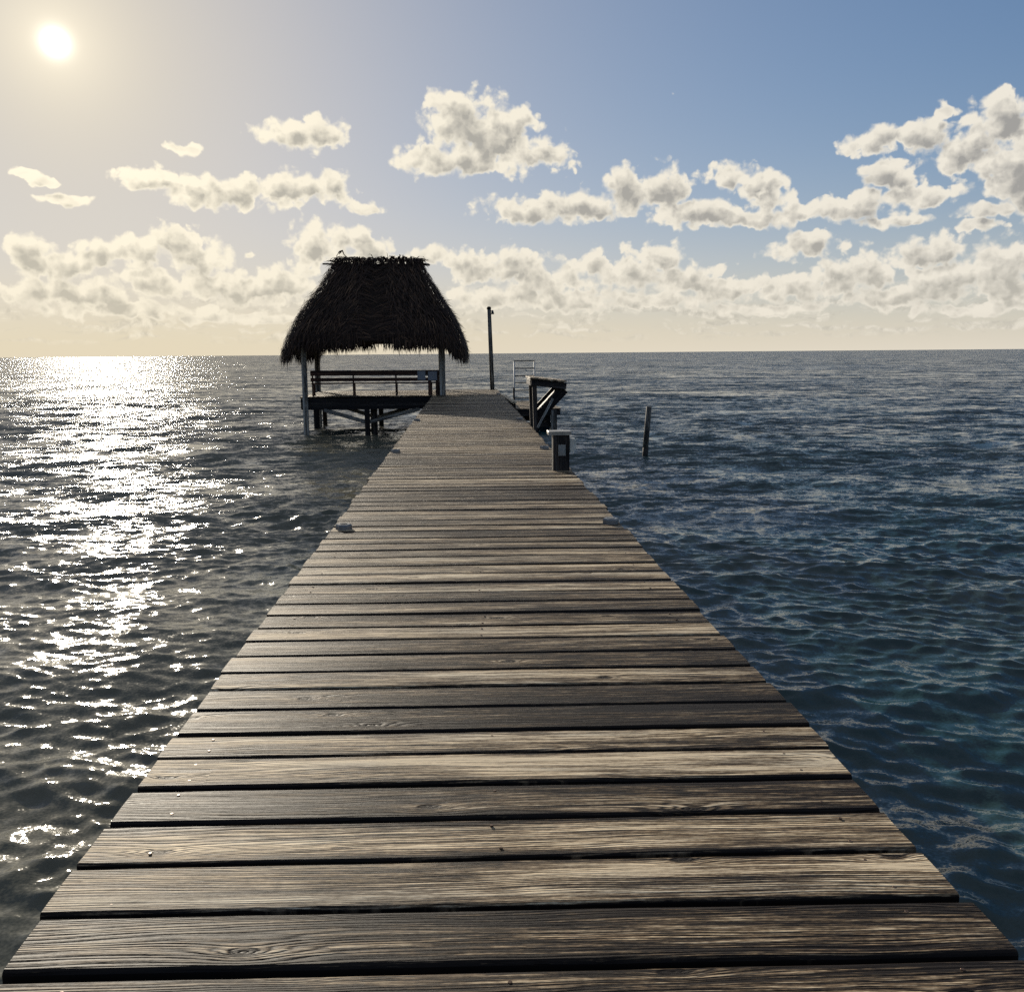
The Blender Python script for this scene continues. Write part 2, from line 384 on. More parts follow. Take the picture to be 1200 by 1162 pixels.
# ------------------------------------------------------------------ mesh builder
class MB:
    """gathers boards, boxes, tubes and strips; build() links them as ONE mesh object"""
    def __init__(self):
        self.v = []; self.f = []; self.tone = []; self.g = []; self.smooth = []
    def add(self, verts, faces, tone, grain, smooth=False):
        o = len(self.v)
        self.v += [tuple(p) for p in verts]
        self.f += [tuple(i + o for i in f) for f in faces]
        self.smooth += [smooth] * len(faces)
        self.tone += list(tone) if hasattr(tone, '__len__') else [tone] * len(verts)
        self.g += grain
    def beam(self, p0, p1, w, h, tone=.5, up=(0, 0, 1), ch=.006, seg=1, wob=0.0):
        """a board from p0 to p1: w across, h thick, chamfered edges"""
        p0 = Vector(p0); p1 = Vector(p1); ax = (p1 - p0); L = ax.length; ax.normalize()
        up = Vector(up)
        if abs(ax.dot(up)) > .95: up = Vector((0, 1, 0)) if abs(ax.y) < .9 else Vector((1, 0, 0))
        side = ax.cross(up).normalized(); up = side.cross(ax).normalized()
        a, b = w / 2, h / 2; c = min(ch, a * .45, b * .45)
        sec = [(-a + c, -b), (a - c, -b), (a, -b + c), (a, b - c), (a - c, b), (-a + c, b), (-a, b - c), (-a, -b + c)]
        off = random.uniform(0, 50); ox = random.uniform(0, 20)
        verts, gr = [], []
        per = [x + y for x, y in sec]
        for k in range(seg + 1):
            f = k / seg
            c0 = p0 + ax * (L * f)
            if wob and 0 < k < seg:
                c0 = c0 + side * random.uniform(-wob, wob) + up * random.uniform(-wob, wob)
            for i, (x, y) in enumerate(sec):
                verts.append(c0 + side * x + up * y)
                gr.append((L * f + ox, x + y * 1.3, off))
        faces = []
        for k in range(seg):
            for i in range(8):
                j = (i + 1) % 8
                faces.append((k * 8 + i, k * 8 + j, (k + 1) * 8 + j, (k + 1) * 8 + i))
        faces.append(tuple(range(7, -1, -1)))
        faces.append(tuple(seg * 8 + i for i in range(8)))
        self.add(verts, faces, tone, gr)
        return self
    def tube(self, pts, radii, n=10, tone=.5, cap=True, smooth=True, jit=0.0):
        pts = [Vector(p) for p in pts]
        if not hasattr(radii, '__len__'): radii = [radii] * len(pts)
        off = random.uniform(0, 50)
        verts, gr, faces = [], [], []
        run = 0
        for k, p in enumerate(pts):
            d = (pts[min(k + 1, len(pts) - 1)] - pts[max(k - 1, 0)]).normalized()
            ref = Vector((0, 0, 1)) if abs(d.z) < .9 else Vector((0, 1, 0))
            s = d.cross(ref).normalized(); u = s.cross(d)
            if k: run += (p - pts[k - 1]).length
            for i in range(n):
                a = 2 * math.pi * i / n
                r = radii[k] * (1 + random.uniform(-jit, jit))
                verts.append(p + s * (math.cos(a) * r) + u * (math.sin(a) * r))
                gr.append((run, a * radii[0], off))
        for k in range(len(pts) - 1):
            for i in range(n):
                j = (i + 1) % n
                faces.append((k * n + i, k * n + j, (k + 1) * n + j, (k + 1) * n + i))
        self.add(verts, faces, tone, gr, smooth)
        if cap:
            o = len(self.v) - len(verts)
            self.f.append(tuple(o + i for i in range(n - 1, -1, -1))); self.smooth.append(False)
            e = o + (len(pts) - 1) * n
            self.f.append(tuple(e + i for i in range(n))); self.smooth.append(False)
        return self
    def prism(self, outline, z0, z1, tone=.5, inset=0.0):
        """vertical prism of a 2-D outline, top edge drawn in by inset"""
        n = len(outline)
        cx = sum(p[0] for p in outline) / n; cy = sum(p[1] for p in outline) / n
        verts = [(x, y, z0) for x, y in outline] + [(x, y, z1 - inset) for x, y in outline]
        verts += [(cx + (x - cx) * .9, cy + (y - cy) * .9, z1) for x, y in outline]
        faces = [tuple(range(n - 1, -1, -1))]
        for r in range(2):
            for i in range(n):
                j = (i + 1) % n
                faces.append((r * n + i, r * n + j, (r + 1) * n + j, (r + 1) * n + i))
        faces.append(tuple(2 * n + i for i in range(n)))
        self.add(verts, faces, tone, [(p[0], p[1], p[2]) for p in verts])
        return self
    def build(self, name, mat, parent=None):
        me = bpy.data.meshes.new(name)
        loc = Vector((0, 0, 0))
        if parent is not None:
            loc = world_loc(parent)
        me.from_pydata([(p[0] - loc.x, p[1] - loc.y, p[2] - loc.z) for p in self.v], [], self.f)
        a = me.attributes.new('tone', 'FLOAT', 'POINT')
        a.data.foreach_set('value', np.asarray(self.tone, dtype=np.float32))
        g = me.attributes.new('grain', 'FLOAT_VECTOR', 'POINT')
        g.data.foreach_set('vector', np.asarray(self.g, dtype=np.float32).ravel())
        me.polygons.foreach_set('use_smooth', np.asarray(self.smooth, dtype=bool))
        me.materials.append(mat)
        me.update()
        o = bpy.data.objects.new(name, me)
        col.objects.link(o)
        if parent is not None: o.parent = parent
        return o

def world_loc(o):
    l = Vector((0, 0, 0))
    while o is not None:
        l += o.location; o = o.parent
    return l

def tag(o, label=None, cat=None, group=None, kind=None):
    if label: o['label'] = label
    if cat: o['category'] = cat
    if group: o['group'] = group
    if kind: o['kind'] = kind
    return o

def thing(name, label, cat, loc, group=None):
    o = bpy.data.objects.new(name, None)
    o.empty_display_size = .2
    o.location = loc
    col.objects.link(o)
    return tag(o, label, cat, group)

# ------------------------------------------------------------------ sea
def build_sea():
    az0, az1 = R(-75), R(75)
    NA = 1100
    # ring spacing follows what the eye can resolve from the pier, near rings a couple of centimetres apart
    rs = [.9]
    while rs[-1] < 400:
        r = rs[-1]
        rs.append(r + max(.022, r * r / 2500 * .65) if r < 60 else r * 1.03)
    while rs[-1] < 30000: rs.append(rs[-1] * 1.25)
    rs = np.array(rs)
    dr = np.gradient(rs)
    A = np.linspace(az0, az1, NA)
    rr, aa = np.meshgrid(rs, A, indexing='ij')
    X = (rr * np.sin(aa)).ravel().astype(np.float32); Y = (rr * np.cos(aa)).ravel().astype(np.float32)
    spacing = np.maximum(dr, rs * (az1 - az0) / NA)
    g = np.random.default_rng(5)
    lam_lo, lam_hi = .14, 4.2
    n = 150
    lam = lam_lo * (lam_hi / lam_lo) ** ((np.arange(n) + g.random(n)) / n)
    # slope spectrum: long waves carry the height, short ones the sparkle
    octs = math.log2(lam_hi / lam_lo)
    s_oct = .108 * np.interp(np.log2(lam), [-3, -2, -1, 0, .9, 2.1], [1.5, 1.4, .85, .55, .46, .40])
    slope = s_oct * np.sqrt(octs / n) * math.sqrt(2)
    k = 2 * np.pi / lam
    amp = slope / k
    th = R(-97) + g.normal(0, 1, n) * np.interp(np.log2(lam), [-2.5, 0, 2], [R(32), R(30), R(24)])
    ph = g.random(n) * 2 * np.pi
    fade = np.clip((lam[:, None] / spacing[None, :] - 2.0) / 2.2, 0, 1)        # wave x ring
    fade = fade * fade * (3 - 2 * fade)
    # gusts: patches where the short chop is livelier
    gx = np.sin(X * .31 + 1.3 + 1.1 * np.sin(Y * .17)) * np.sin(Y * .43 + .8 * np.sin(X * .21 + 2)) 
    gust = (1 + .45 * gx).astype(np.float32)
    dz = np.zeros_like(X); dx = np.zeros_like(X); dy = np.zeros_like(X)
    for i in range(n):
        nr = int(np.count_nonzero(fade[i] > 0))
        if not nr: continue
        m = nr * NA
        kx, ky = k[i] * math.cos(th[i]), k[i] * math.sin(th[i])
        p = (kx * X[:m] + ky * Y[:m] + np.float32(ph[i])).astype(np.float32)
        w = (amp[i] * np.repeat(fade[i][:nr], NA)).astype(np.float32)
        if lam[i] < 1.2: w = w * gust[:m]
        c = np.cos(p); s = np.sin(p)
        dz[:m] += w * c
        q = .85
        dx[:m] -= q * w * s * math.cos(th[i]); dy[:m] -= q * w * s * math.sin(th[i])
    lost = np.sqrt(((1 - fade ** 2) * (slope[:, None] ** 2) / 2).sum(0))
    ripple = np.sqrt(lost ** 2 + .11 ** 2) * RIPPLE
    co = np.empty((len(X), 3), np.float32)
    co[:, 0] = X + dx; co[:, 1] = Y + dy; co[:, 2] = dz + WATER
    NR = len(rs)
    i0 = (np.arange(NR - 1)[:, None] * NA + np.arange(NA - 1)[None, :]).ravel()
    quads = np.stack([i0, i0 + NA, i0 + NA + 1, i0 + 1], 1).astype(np.int32)
    # the rest of the sea, behind the pier's near end: one coarse fan a hand lower
    me = bpy.data.meshes.new("sea_water")
    me.vertices.add(len(co)); me.vertices.foreach_set('co', co.ravel())
    me.loops.add(quads.size); me.loops.foreach_set('vertex_index', quads.ravel())
    me.polygons.add(len(quads))
    me.polygons.foreach_set('loop_start', np.arange(0, quads.size, 4, dtype=np.int32))
    me.polygons.foreach_set('loop_total', np.full(len(quads), 4, np.int32))
    me.polygons.foreach_set('use_smooth', np.ones(len(quads), bool))
    a = me.attributes.new('ripple', 'FLOAT', 'POINT')
    a.data.foreach_set('value', np.repeat(ripple, NA).astype(np.float32))
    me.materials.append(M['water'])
    me.update(); me.validate()
    o = bpy.data.objects.new("sea_water", me); col.objects.link(o)
    tag(o, "open dark blue-green sea with choppy wavelets reaching the horizon", "sea", kind='structure')
    # sea bed / the sea all round, just under the wave troughs
    bm = bmesh.new()
    ring = [bm.verts.new((x, y, WATER - .32)) for x, y in ((-40000, -40000), (40000, -40000), (40000, 40000), (-40000, 40000))]
    bm.faces.new(ring)
    me = bpy.data.meshes.new("deep_water"); bm.to_mesh(me); bm.free()
    a = me.attributes.new('ripple', 'FLOAT', 'POINT'); a.data.foreach_set('value', [.2] * 4)
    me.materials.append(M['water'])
    o = bpy.data.objects.new("deep_water", me); col.objects.link(o)
    tag(o, "wide dark sea all round the pier under the nearer waves", "sea", kind='structure')
RIPPLE = 4.2
LEAN = .21

# ------------------------------------------------------------------ pier
PX0, PX1 = -1.14, 1.315
PEND = 36.9
SKEW = -.031
GAPS = [1.944, 2.177, 2.410, 2.644, 2.875, 3.106, 3.310, 3.546, 3.776, 3.988, 4.216, 4.450, 4.676, 4.909, 5.143, 5.362, 5.605,
        5.843, 6.079, 6.342, 6.578, 6.827, 7.021, 7.308, 7.537, 7.797, 8.057, 8.306, 8.591]
TONES = [0.50, 0.34, 0.64, 0.58, 0.24, 0.78, 0.64, 0.14, 0.24, 0.64, 0.28, 0.26, 0.82, 0.38, 0.40, 0.36, 0.60, 0.66, 0.66, 0.60, 0.50, 0.40, 0.54, 0.30, 0.56, 0.50, 0.60, 0.52, 0.52]
def plank(mb, x0, x1, ya, yb, tone, skew=0.0, thick=.045, z=0.0, seg=44, prof=None):
    """one deck board across the pier between y = ya and yb, worn round along its edges"""
    off = random.uniform(0, 80); ox = random.uniform(0, 30)
    yc, hw = (ya + yb) / 2, (yb - ya) / 2
    rr = random.uniform(.006, .012)
    crown = random.uniform(-.003, .004)
    sec = [(-hw, -thick), (-hw, -rr), (-hw + rr * .35, -rr * .35), (-hw + rr, 0), (-hw * .55, crown * .7), (0, crown), (hw * .55, crown * .7),
           (hw - rr, 0), (hw - rr * .35, -rr * .35), (hw, -rr), (hw, -thick)]
    ns = len(sec)
    tilt = random.uniform(-.010, .010); lift = random.uniform(-.003, .003)
    verts, gr, tn = [], [], []
    xc = (x0 + x1) / 2
    s1, s2 = random.uniform(0, 100), random.uniform(0, 100)
    drift = random.uniform(-.10, .10)
    band = random.choice((-1, 1, 1)) * random.uniform(0, .26)
    e0, e1 = random.gauss(0, .008), random.gauss(0, .008)
    for k in range(seg + 1):
        f = k / seg
        x = (x0 + e0) + (x1 + e1 - x0 - e0) * f
        d1 = mnoise.noise((x * 2.3 + s1, 0, 0)) * .0022 + mnoise.noise((x * 9 + s1, 4, 0)) * .0012
        d2 = mnoise.noise((x * 2.3 + s2, 9, 0)) * .0022 + mnoise.noise((x * 9 + s2, 7, 0)) * .0012
        bow = mnoise.noise((x * .8 + s1, 17, 0)) * .004
        for i, (y, zz) in enumerate(sec):
            dd = d1 if y < 0 else d2
            if abs(y) < hw * .6: dd = 0
            verts.append((x, yc + y + dd + skew * (x - xc), z + zz + lift + bow + tilt * y))
            gr.append((x + ox, y, off))
            tn.append(tone + drift * (f - .5) * 2 + band * y / hw - (.45 if i in (0, 1, 9, 10) else 0))  # board sides toned darker to paint in the shade of the gaps
    faces = []
    for k in range(seg):
        for i in range(ns):
            j = (i + 1) % ns
            faces.append((k * ns + i, (k + 1) * ns + i, (k + 1) * ns + j, k * ns + j))
    faces.append(tuple(range(ns)))
    faces.append(tuple(seg * ns + i for i in range(ns - 1, -1, -1)))
    o = len(mb.v)
    mb.add(verts, faces, tn, gr, False)

def build_pier():
    p = thing('wooden_pier', "long straight pier of weathered planks leading out to the thatched shelter", 'pier', (0, 0, 0))
    mb = MB()
    ys = list(GAPS); tones = list(TONES)
    while ys[0] > -1.2:
        ys.insert(0, ys[0] - .234); tones.insert(0, random.uniform(.4, .6))
    y = ys[-1]
    while y < PEND:
        y += .234 + random.uniform(-.012, .012)
        ys.append(y)
        tt = random.triangular(.16, .80, .52)
        if 8.7 < y < 9.9: tt = random.uniform(.16, .32)
        elif random.random() < .16: tt = random.uniform(.16, .3)
        tones.append(tt)
    tones = [.40 + (v - .47) * 1.08 for v in tones]
    for i in range(len(ys) - 1):
        g0 = .022 if ys[i] < 2.6 else (.018 if ys[i] < 3.5 else random.uniform(.013, .022))
        g1 = .022 if ys[i + 1] < 2.6 else (.018 if ys[i + 1] < 3.5 else random.uniform(.013, .022))
        far = ys[i] > 12
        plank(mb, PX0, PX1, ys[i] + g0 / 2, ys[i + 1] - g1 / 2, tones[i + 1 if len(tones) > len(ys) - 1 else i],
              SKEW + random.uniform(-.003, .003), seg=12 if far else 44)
    mb.build('deck', M['deck'], p)
    for x in (PX0 + .16, -.32, .48, PX1 - .16):
        s = MB(); s.beam((x, -1.2, -.047 - .11), (x, PEND - .05, -.047 - .11), .07, .21, .35)
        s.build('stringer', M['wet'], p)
    yy = 1.0
    while yy < 37:
        for x in (PX0 + .30, PX1 - .30):
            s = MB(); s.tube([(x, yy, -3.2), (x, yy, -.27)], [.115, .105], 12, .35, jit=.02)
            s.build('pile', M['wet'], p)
        s = MB(); s.beam((PX0 + .1, yy + .15, -.36), (PX1 - .1, yy + .15, -.36), .06, .2, .3); s.build('cross_beam', M['wet'], p)
        yy += 4.45
    # screw heads, three rows over the stringers
    sc = MB()
    for i in range(len(ys) - 1):
        if not 1.4 < ys[i] < 7.5: continue
        for x in (PX0 + .17, .07, PX1 - .17):
            for yv in (ys[i] + .055, ys[i + 1] - .055):
                xx = x + random.uniform(-.02, .02); yq = yv + SKEW * (xx - (PX0 + PX1) / 2) + random.uniform(-.008, .008)
                if random.random() < .1: continue
                r = .0055
                sc.prism([(xx + r * math.cos(a), yq + r * math.sin(a)) for a in [j * math.pi / 4 for j in range(8)]], -.004, .0012, .5, .0006)
    tag(sc.build('screw_heads', M['screw'], p), kind='stuff')

def build_deck_lights():
    spots = [(-1.036, 7.47, "grey hexagonal deck light on the pier's left edge, nearest of that row"),
             (1.235, 7.52, "pale hexagonal deck light on the pier's right edge, nearest of that row"),
             (-1.05, 13.42, "deck light on the pier's left edge, across from just behind the squat power post"),
             (1.20, 13.6, "small pale deck light on the pier's right edge just behind the squat power post"),
             (-1.06, 19.8, "deck light on the pier's left edge, the last one before the thatched shelter"),
             (1.20, 19.83, "small deck light beside the cleaning table's legs on the pier's right edge"),
             (1.20, 32.3, "tiny deck light on the pier's right edge near the tall lamp post")]
    first = None
    for (x, y, lab) in spots:
        if first is None:
            r = thing('deck_light', lab, 'deck light', (x, y, 0), 'hexagonal deck lights along the pier edges')
            hexo = [(x + .062 * math.cos(a) * 1.12, y + .062 * math.sin(a)) for a in [j * math.pi / 3 for j in range(6)]]
            MB().prism(hexo, -.004, .046, .5, .014).build('housing', M['metal'], r)
            hexi = [(x + .030 * math.cos(a) * 1.12, y + .030 * math.sin(a)) for a in [j * math.pi / 3 for j in range(6)]]
            MB().prism(hexi, .040, .0495, .5, .001).build('lens', M['lens'], r)
            first = r
        else:
            r = first.copy(); r.location = (x, y, 0); r['label'] = lab; col.objects.link(r)
            for ch in first.children:
                c = ch.copy(); c.parent = r; col.objects.link(c)

# ------------------------------------------------------------------ thatched shelter
RC = Vector((-3.14, 34.3))       # centre of the roof
def roof_ring(s):
    """half length, half depth, height of the thatch surface at s (0 ridge, 1 eave)"""
    tab = [(0.0, 1.52, .10, 4.86), (.08, 1.66, .36, 4.62), (.2, 1.86, .85, 4.22), (.32, 2.09, 1.25, 3.80), (.55, 2.58, 2.05, 3.08),
           (.78, 3.04, 2.70, 2.42), (.92, 3.18, 3.02, 2.05), (1.0, 3.22, 3.10, 1.86)]
    for a, b in zip(tab, tab[1:]):
        if s <= b[0]:
            f = (s - a[0]) / (b[0] - a[0])
            return [a[i] + (b[i] - a[i]) * f for i in (1, 2, 3)]
    return list(tab[-1][1:])
def roof_pt(u, s, out=0.0):
    """u runs 0..1 round the perimeter (rounded rectangle)"""
    a, b, z = roof_ring(s)
    ang = 2 * math.pi * u
    c, sn = math.cos(ang), math.sin(ang)
    # superellipse
    e = 2 / 8
    x = math.copysign(abs(c) ** e, c) * a; y = math.copysign(abs(sn) ** e, sn) * b
    droop = min(max((abs(x) / a - .74) / .20, 0.0), 1.0)          # the two gable sides hang lower than the front
    droop = droop * droop * (3 - 2 * droop)
    z -= .50 * droop * max(0.0, s - .60) / .40
    n = Vector((c / max(a, .3), sn / max(b, .3), 0)).normalized()
    return Vector((RC.x + x + n.x * out, RC.y + y + n.y * out, z + out * .55)), n
def perim_us(s, step):
    """parameters spaced evenly along the ring"""
    N = 720
    pts = [roof_pt(i / N, s)[0] for i in range(N + 1)]
    acc = [0.0]
    for p, q in zip(pts, pts[1:]): acc.append(acc[-1] + (q - p).length)
    total = acc[-1]; n = max(8, int(total / step)); res = []; j = 0
    for i in range(n):
        d = (i + random.uniform(-.4, .4)) / n * total
        d %= total
        lo, hi = 0, N
        while hi - lo > 1:
            mid = (lo + hi) // 2
            if acc[mid] <= d: lo = mid
            else: hi = mid
        res.append((lo + (d - acc[lo]) / max(acc[lo + 1] - acc[lo], 1e-6)) / N)
    return res

def blade(mb, pts, width, side, tone):
    """a tapered dry leaf strip, folded slightly along its rib"""
    n = len(pts); off = random.uniform(0, 60)
    verts, gr = [], []
    for i, p in enumerate(pts):
        f = i / (n - 1)
        w = width * (1.0 if f < .5 else max(.06, 1 - (f - .5) * 1.9))
        verts += [p - side * w * .5, p + side * w * .5]
        gr += [(f, -w * .5, off), (f, w * .5, off)]
    faces = [(2 * i, 2 * i + 1, 2 * i + 3, 2 * i + 2) for i in range(n - 1)]
    mb.add(verts, faces, tone, gr)

def build_shelter():
    r = thing('thatched_shelter', "dark open shelter with a tall shaggy palm-thatch roof at the pier's far end",
              'shelter', (-3.2, 34.3, 0))
    # --- roof: a solid core under layer on layer of palm leaves
    core = MB()
    NU, SS = 96, [0, .08, .2, .32, .45, .55, .67, .78, .86, .93]
    vv = []
    for s in SS:
        for i in range(NU): vv.append(roof_pt(i / NU, s, -.10)[0] - Vector((0, 0, .05)))
    for s in reversed(SS):
        for i in range(NU):
            q = roof_pt(i / NU, s, -.20)[0] - Vector((0, 0, .06)); vv.append(q)
    ff = []
    nrow = len(SS) * 2
    for k in range(nrow - 1):
        for i in range(NU):
            j = (i + 1) % NU
            ff.append((k * NU + i, k * NU + j, (k + 1) * NU + j, (k + 1) * NU + i))
    ff.append(tuple(range(NU)))
    core.add(vv, ff, .25, [(p.x, p.z, 0) for p in vv])
    ls = 0.0
    layers = 21
    for k in range(layers):
        s0 = .0 + k / (layers - 1) * .90
        lvl = random.uniform(-.1, .1)
        for u in perim_us(max(s0, .05), .027):
            s = min(max(s0 + random.uniform(-.03, .03), 0), .93)
            p, n = roof_pt(u, s, random.uniform(-.02, .05))
            q, _ = roof_pt(u + random.uniform(-.004, .004), min(s + .16, 1.0), random.uniform(-.03, .05))
            d = (q - p)
            if d.length < 1e-4: continue
            d.normalize()
            L = random.uniform(.38, .72)
            side = d.cross(Vector((n.x, n.y, .4))).normalized()
            yaw = random.gauss(0, .16)
            d = (d + side * yaw).normalized()
            out = Vector((n.x, n.y, .45)).normalized()
            lift = random.uniform(-.02, .10)
            pts = [p, p + d * L * .4 + out * lift * .6, p + d * L * .75 + out * lift - Vector((0, 0, .02)),
                   p + d * L + out * lift * .7 - Vector((0, 0, random.uniform(.02, .10)))]
            if random.random() < .12: pts[2] += out * .07; pts[3] += out * random.uniform(.06, .22)
            blade(core, pts, random.uniform(.014, .036), side, min(1, max(0, .40 + lvl + random.gauss(0, .24))))
    # hanging fringe along the eave
    for row in range(2):
        for u in perim_us(1.0, .020):
            p, n = roof_pt(u, .97, random.uniform(-.10, .06)); p.z += .07
            clump = mnoise.noise((u * 60, row * .3, 3.3)) * .17
            L = .36 + clump + random.uniform(-.12, .14)
            if random.random() < .07: L += random.uniform(.06, .18)
            side = Vector((-n.y, n.x, 0))
            d = Vector((n.x * random.uniform(.0, .35), n.y * random.uniform(.0, .35), -1)) + side * random.gauss(0, .16)
            d.normalize()
            pts = [p + Vector((0, 0, .12)), p + d * L * .45, p + d * L * .8 - n * .01, p + d * L - n * random.uniform(0, .05)]
            blade(core, pts, random.uniform(.014, .036), side, min(1, max(0, .38 + random.gauss(0, .2))))
    roof = core.build('thatch_roof', M['thatch'], r)
    # ridge: bundled leaves, loose loops and twigs
    cap = MB()
    for i in range(420):
        x = RC.x + random.uniform(-1.52, 1.52)
        y = RC.y + random.uniform(-.12, .12)
        sgn = random.choice((-1, 1))
        top = 4.93 + mnoise.noise((x * 2.1, 1, 0)) * .09 + random.uniform(-.05, .05)
        p = Vector((x, y, top - .02))
        d = Vector((random.gauss(0, .5), sgn * random.uniform(.4, 1.0), random.uniform(-.2, .35))).normalized()
        L = random.uniform(.25, .5)
        pts = [p, p + d * L * .4 + Vector((0, 0, .02)), p + d * L * .8 - Vector((0, 0, .06)), p + d * L - Vector((0, 0, .16))]
        blade(cap, pts, random.uniform(.03, .055), Vector((1, 0, 0)), max(0, .4 + random.gauss(0, .2)))
    for (x, h) in ((-.62, .16), (.05, .14), (.40, .27), (.75, .14), (.83, .22), (.92, .20), (1.1, .14), (-1.0, .12), (1.35, .12), (-1.5, .12), (.98, .12), (1.2, .16)):
        p = Vector((RC.x + x, RC.y + random.uniform(-.1, .1), 4.86))
        q = p + Vector((random.gauss(0, .04), 0, h))
        blade(cap, [p, p.lerp(q, .5), q, q + Vector((random.gauss(0, .03), 0, .02))], .045 if h < .24 else .02, Vector((1, 0, 0)), .35)
    for i in range(120):      # ends of the hips
        sg = random.choice((-1, 1))
        p = Vector((RC.x + sg * random.uniform(1.3, 1.62), RC.y + random.uniform(-.25, .25), 4.84 + random.uniform(-.1, .08)))
        d = Vector((sg * random.uniform(.2, .9), random.gauss(0, .5), random.uniform(-.8, .25))).normalized()
        L = random.uniform(.2, .48)
        blade(cap, [p, p + d * L * .4, p + d * L * .75 - Vector((0, 0, .03)), p + d * L - Vector((0, 0, .10))], .04, Vector((0, 1, 0)) if random.random() < .5 else Vector((.4, .4, .8)).normalized(), .4)
    cap.build('ridge_thatch', M['thatch'], roof)
    loop = MB()
    pts = [Vector((-4.62, 34.3, 4.85)), Vector((-4.63, 34.28, 5.05)), Vector((-4.53, 34.28, 5.20)), Vector((-4.42, 34.3, 5.24)), Vector((-4.36, 34.3, 5.08)), Vector((-4.22, 34.3, 4.96)), Vector((-4.12, 34.3, 4.86))]
    loop.tube(pts, [.014, .014, .022, .03, .016, .022, .014], 6, .3)
    loop.tube([Vector((-4.42, 34.3, 5.24)), Vector((-4.50, 34.3, 5.17)), Vector((-4.55, 34.3, 5.10))], [.02, .03, .008], 6, .3)
    loop.build('loose_frond', M['thatch'], roof)
    for (x0, x1, y, z) in ((-5.16, -4.2, 34.28, 4.76), (-2.0, -1.22, 34.3, 4.73)):
        MB().tube([(x0, y, z), (x1, y, z - .02)], [.03, .034], 8, .3, jit=.05).build('ridge_pole', M['wet'], roof)
    # --- posts, square sawn
    for (x, y, zb, tn) in ((-5.60, 31.84, -3.2, .9), (-.78, 32.12, .0, .9), (-5.875, 36.4, -3.2, .7), (-.93, 36.4, 0.0, .7)):
        MB().beam((x, y, zb), (x + (.04 if x < -5 else 0), y, 2.35), .17 if x < -5 and y < 33 else .2, .17, tn, (0, 1, 0), .012).build('post', M['post'], r)
    # --- eave plates and rafters under the thatch
    e = MB()
    e.beam((-5.8, 31.95, 2.25), (-.5, 32.1, 2.25), .08, .16, .3); e.beam((-6.0, 36.4, 2.25), (-.6, 36.4, 2.25), .08, .16, .3)
    e.beam((-5.62, 31.7, 2.33), (-5.86, 36.6, 2.33), .08, .14, .3); e.beam((-.78, 31.9, 2.33), (-.9, 36.6, 2.33), .08, .14, .3)
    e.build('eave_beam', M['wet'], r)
    # --- floor
    d = MB(); y = 31.95
    while y < PEND - .1:
        y2 = y + .234 + random.uniform(-.01, .01)
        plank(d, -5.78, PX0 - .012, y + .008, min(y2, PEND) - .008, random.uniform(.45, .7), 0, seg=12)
        y = y2
    d.build('floor_deck', M['deck'], r)
    for (p0, p1) in (((-5.74, 31.965, -.262), (PX0 + .02, 31.965, -.262)), ((-5.76, PEND - .1, -.25), (PX0 - .1, PEND - .1, -.25))):
        MB().beam(p0, p1, .06, .40, .25).build('rim_beam', M['wet'], r)
    for (p0, p1) in (((-5.74, 32.0, -.25), (-5.74, PEND - .14, -.25)),):
        MB().beam(p0, p1, .06, .38, .25).build('rim_beam', M['wet'], r)
    for y in (32.9, 34.3, 35.6):
        MB().beam((-5.70, y, -.20), (PX0 - .02, y, -.20), .06, .28, .25).build('floor_joist', M['wet'], r)
    for (x, y, w) in ((-3.45, 31.86, .17), (-3.22, 32.3, .16), (-3.42, 33.7, .18), (-5.80, 35.5, .22), (-5.68, 36.75, .16), (-3.4, 36.6, .18)):
        MB().beam((x, y, -3.2), (x, y, -.43), w, w, .32, (0, 1, 0), .012).build('pile', M['wet'], r)
    for (xa, za, xb, zb, y) in ((-3.5, -.90, -4.95, -.46, 31.86), (-3.40, -.90, -1.60, -.46, 31.86), (-3.3, -.86, -4.5, -.46, 33.6), (-3.3, -.86, -1.9, -.46, 33.6)):
        MB().beam((xa, y, za), (xb, y, zb), .06, .13, .42).build('knee_brace', M['post'], r)

def build_bench():
    b = thing('wooden_bench', "long dark slatted bench under the thatched shelter, its back to the pier", 'bench', (-3.2, 32.35, 0))
    y = 32.14
    for (z0, z1) in ((.722, .905), (.525, .645)):
        MB().beam((-5.42, y, (z0 + z1) / 2), (-.90, y, (z0 + z1) / 2 - .02), .04, z1 - z0, .35).build('back_slat', M['bench'], b)
    s = MB()
    for i in range(3): s.beam((-5.42, y + .10 + i * .135, .445), (-.90, y + .10 + i * .135, .440), .125, .04, .55)
    s.build('seat', M['bench'], b)
    for x in (-5.36, -3.93, -2.43, -1.24, -.97):
        w = .15 if x > -1.5 else .06
        m = MB(); m.beam((x, y + .045, 0.0), (x, y + .045, .86), w * .9 if w < .1 else .12, .045, .3, (0, 1, 0)); m.beam((x, y + .40, 0.0), (x, y + .40, .42), w, .05, .3, (0, 1, 0))
        m.build('leg', M['bench'], b)
    for (x0, x1, z0, z1, lab) in ((-1.665, -1.385, .545, .862, "square pale blue-grey notice on the bench back, left of two"),
                                  (-1.29, -.975, .53, .845, "wider pale notice on the bench back next to the shelter post")):
        m = MB(); m.beam(((x0 + x1) / 2, y - .034, z0), ((x0 + x1) / 2, y - .034, z1), x1 - x0, .016, .5, (0, 1, 0), .003)
        o = m.build('notice_board', M['sign']); tag(o, lab, 'notice', 'notices on the bench back')

